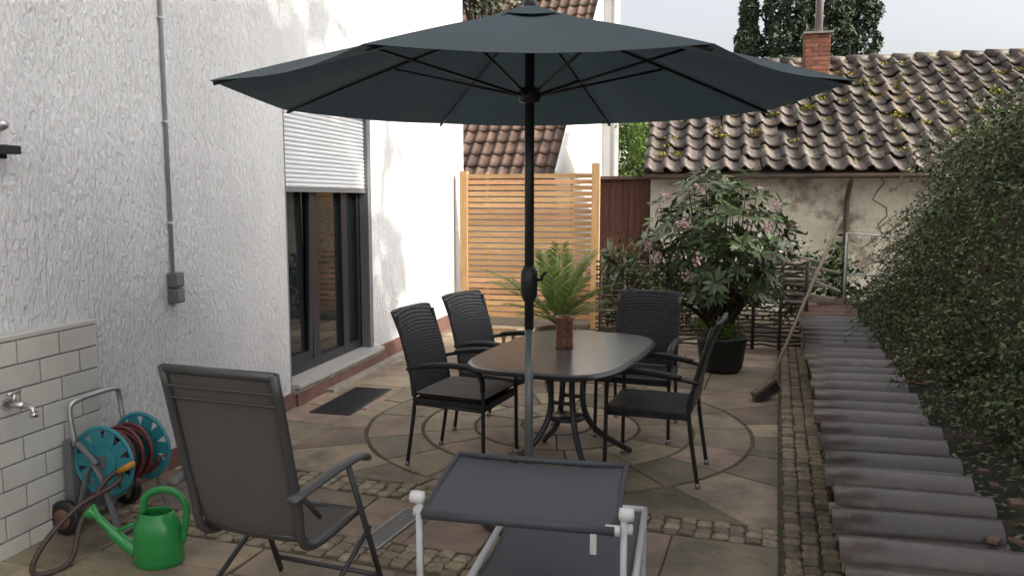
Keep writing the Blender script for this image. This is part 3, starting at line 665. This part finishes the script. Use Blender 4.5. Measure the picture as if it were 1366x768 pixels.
# rhododendron
rh=E('potted_rhododendron',(2.02,7.55,0))
B().lathe([(0,0),(.17,0),(.2,.05),(.235,.30),(.25,.31),(.25,.345),(.235,.345),(.22,.3),(0,.29)],seg=32).mk('pot',M('pot_black',(.012,.012,.013),rough=.5),rh,True)
C=[];A=[];Bw=[];heads=[]
for i in range(225):
    d=rdir(1)[0]; r=(.35+.68*random.random()**.5); c=np.array([d[0]*.72*r-.06,d[1]*.55*r,1.26+d[2]*.68*r])
    if c[2]<.75: c[2]=.75+random.random()*.3
    heads.append(c)
for i in range(20): heads.append(np.array([-.72-random.random()*.38,random.uniform(-.2,.3),.85+random.random()*.3]))
for c in heads:
    ax=c-np.array([0,0,.7]); ax/=np.linalg.norm(ax); n=random.randint(8,12)
    for k in range(n):
        a=2*math.pi*k/n+random.random()*.4; t1=np.cross(ax,[.3,.2,.9]); t1/=np.linalg.norm(t1); t2=np.cross(ax,t1)
        dd=(t1*math.cos(a)+t2*math.sin(a))*.9+ax*random.uniform(-.1,.6)+np.array([0,0,-.15]); dd/=np.linalg.norm(dd); l=random.uniform(.055,.085)
        wv=np.cross(dd,ax+rng.normal(size=3)*.2); wv/=np.linalg.norm(wv); C.append(c+dd*l*1.1); A.append(dd*l); Bw.append(wv*l*.35)
leafmesh('leaves',np.array(C),np.array(A),np.array(Bw),M('rhodo_leaf',(.06,.1,.035),(.11,.15,.06),.35,5,island=.5,hue=.02,spec=.6,transl=.12),rh)
b=B()
for i in range(0,len(heads),3):
    c=heads[i]; b.tube(smooth_pts([(random.uniform(-.05,.05),random.uniform(-.05,.05),.28),(c[0]*.3,c[1]*.3,.62),(c[0]*.8,c[1]*.8,c[2]*.75),tuple(c)],3),[.011]*3+[.008]*3+[.005]*3+[.003],5)
b.mk('stems',bark,rh,True)
P=[]
for i in range(20):
    d=rdir(1)[0]; d[1]=-abs(d[1]); c=np.array([d[0]*.7-.08,d[1]*.6,1.3+d[2]*.5]); P.append(c+rng.normal(size=(22,3))*.024)
cloud('blossoms',np.concatenate(P),.018,M('pink_petal',(.62,.36,.42),(.72,.56,.58),.6,9,transl=.3),.8,rh)
p,_=clumps((.02,0,.42),(.24,.24,.12),16,50,.05,.2); cloud('underplanting',p,.02,lf_b,.4,rh)
# palm
pa=E('potted_palm',(.42,7.4,0)); pa.scale=(1.12,1.12,1.12)
B().lathe([(0,0),(.13,0),(.18,.36),(.19,.38),(.17,.39),(.16,.35),(0,.34)]).mk('pot',M('pot_terracotta',(.2,.13,.1),rough=.7),pa,True)
C=[];A=[];Bw=[];b=B()
for i in range(22):
    a=i*2.4+random.random()*.3; el=random.uniform(.8,1.45) if i%4 else random.uniform(.5,.8); L_=random.uniform(.62,.88) if i%4 else .5; P=[]
    for k in range(11):
        t=k/10; rr=math.cos(el)*L_*t+.16*t*t*L_; zz=.42+L_*(math.sin(el)*t-.3*t*t*(.3+math.cos(el))); P.append(np.array([rr*math.cos(a),rr*math.sin(a),zz]))
    b.tube(P,[.007*(1-.08*k) for k in range(11)],5)
    for k in range(34):
        t=.15+.85*k/34; q=t*10; i0=min(int(q),9); p=P[i0]*(1-(q-i0))+P[i0+1]*(q-i0); d=P[i0+1]-P[i0]; d/=np.linalg.norm(d)
        sd2=np.cross(d,[0,0,1]); sd2/=np.linalg.norm(sd2)
        for sg in(-1,1):
            dd=sd2*sg*.75+d*.75+np.array([0,0,-.05])+rng.normal(size=3)*.05; dd/=np.linalg.norm(dd); l=.088*(1-.55*abs(t-.5)*2*.8)
            wv=np.cross(dd,d); wv/=np.linalg.norm(wv)+1e-6; wv=np.cross(wv,dd); C.append(p+dd*l); A.append(dd*l); Bw.append(wv*.0075)
leafmesh('leaflets',np.array(C),np.array(A),np.array(Bw),M('palm_leaf',(.16,.24,.06),(.22,.3,.09),.5,4,island=.35,transl=.35),pa); b.mk('fronds',M('palm_stem',(.15,.2,.06),rough=.6),pa,True)
# wattle fence
lt=E('wattle_fence',(1.0,8.95,0),-10); b=B()
for i in range(9): b.tube([(i*.28,0,0),(i*.28+random.uniform(-.02,.02),0,1.0+random.uniform(-.04,.06))],.02,6)
for j in range(20):
    z=.05+j*.047
    P=[(x,(.022 if (k+j)%2 else -.022),z+random.uniform(-.012,.012)) for k,x in enumerate(np.arange(-.05,2.3,.14))]
    b.tube(P,random.uniform(.009,.013),5)
b.mk('rods',M('wattle',(.07,.052,.04),(.035,.028,.023),.85,8,island=.4),lt,True)
# broom
br=E('broom',(0,0,0))
B().tube([(2.13,6.45,.13),(2.89,7.0,1.49)],.014,8).mk('handle',M('broom_wood',(.34,.27,.2),rough=.7),br,True)
R=Matrix.Rotation(math.radians(35),3,'Z')@Matrix.Rotation(math.radians(-20),3,'Y')
B().box((-.14,-.03,0),(.14,.03,.035),R,(2.08,6.42,.1)).mk('head',M('broom_head',(.15,.11,.08),rough=.7),br,bevel=.005)
b=B()
for i in range(260):
    x=random.uniform(-.135,.135);y=random.uniform(-.028,.028); q0=R@Vector((x,y,0))+Vector((2.08,6.42,.1)); q1=R@Vector((x*1.08,y*1.5-.01,-.09))+Vector((2.08,6.42,.1)); b.tube([q0,q1],.0022,3,cap=False)
b.mk('bristles',M('bristle',(.07,.06,.055),rough=.8),br)
tp=E('timber_pile',(3.1,9.15,.5),-18); b=B()
for i in range(16):
    Rm=Matrix.Rotation(random.uniform(-.6,.6),3,'Z')@Matrix.Rotation(random.uniform(-1.2,.4),3,'Y'); l=random.uniform(.3,.5); b.box((-l,-.04,-.012),(l,.04,.012),Rm,(random.uniform(-.3,.35),random.uniform(-.2,.2),.0+i*.035))
b.mk('planks',M('old_planks',(.4,.35,.29),(.22,.19,.16),.8,6,island=.5),tp)
B().box((-.25,-.1,.2),(.1,.1,.22),Matrix.Rotation(-.9,3,'Y'),(.1,-.2,.35)).mk('white_board',M('wb',(.7,.7,.68)),tp)
gf=E('metal_gate_frame',(3.75,8.9,.35),-15)
B().tube([(0,0,0),(0,0,.92),(.52,0,.88),(.52,0,0)],.018).tube([(0,0,.45),(.52,0,.45)],.01).mk('frame',M('gate_white',(.5,.52,.5),rough=.5),gf,True)
cr=E('wooden_crate',(-.25,7.6,0),-15); b=B()
for i in range(6): b.box((-.25,-.2+i*.07,.36),(.25,-.15+i*.07,.38))
for x in(-.23,.21):
    for y in(-.19,.16): b.box((x,y,0),(x+.03,y+.03,.358))
b.mk('slats',wood,cr)
n=620; p=np.stack([rng.uniform(-2,2.1,n),rng.uniform(2.6,9,n),np.full(n,.008)],1); A=rdir(n); A[:,2]*=.12; Bv=np.cross(A,[0,0,1.])
leafmesh('leaf_litter',p,A*.009,Bv*.006,M('litter',(.13,.08,.035),(.2,.14,.06),.8,9,island=.5))
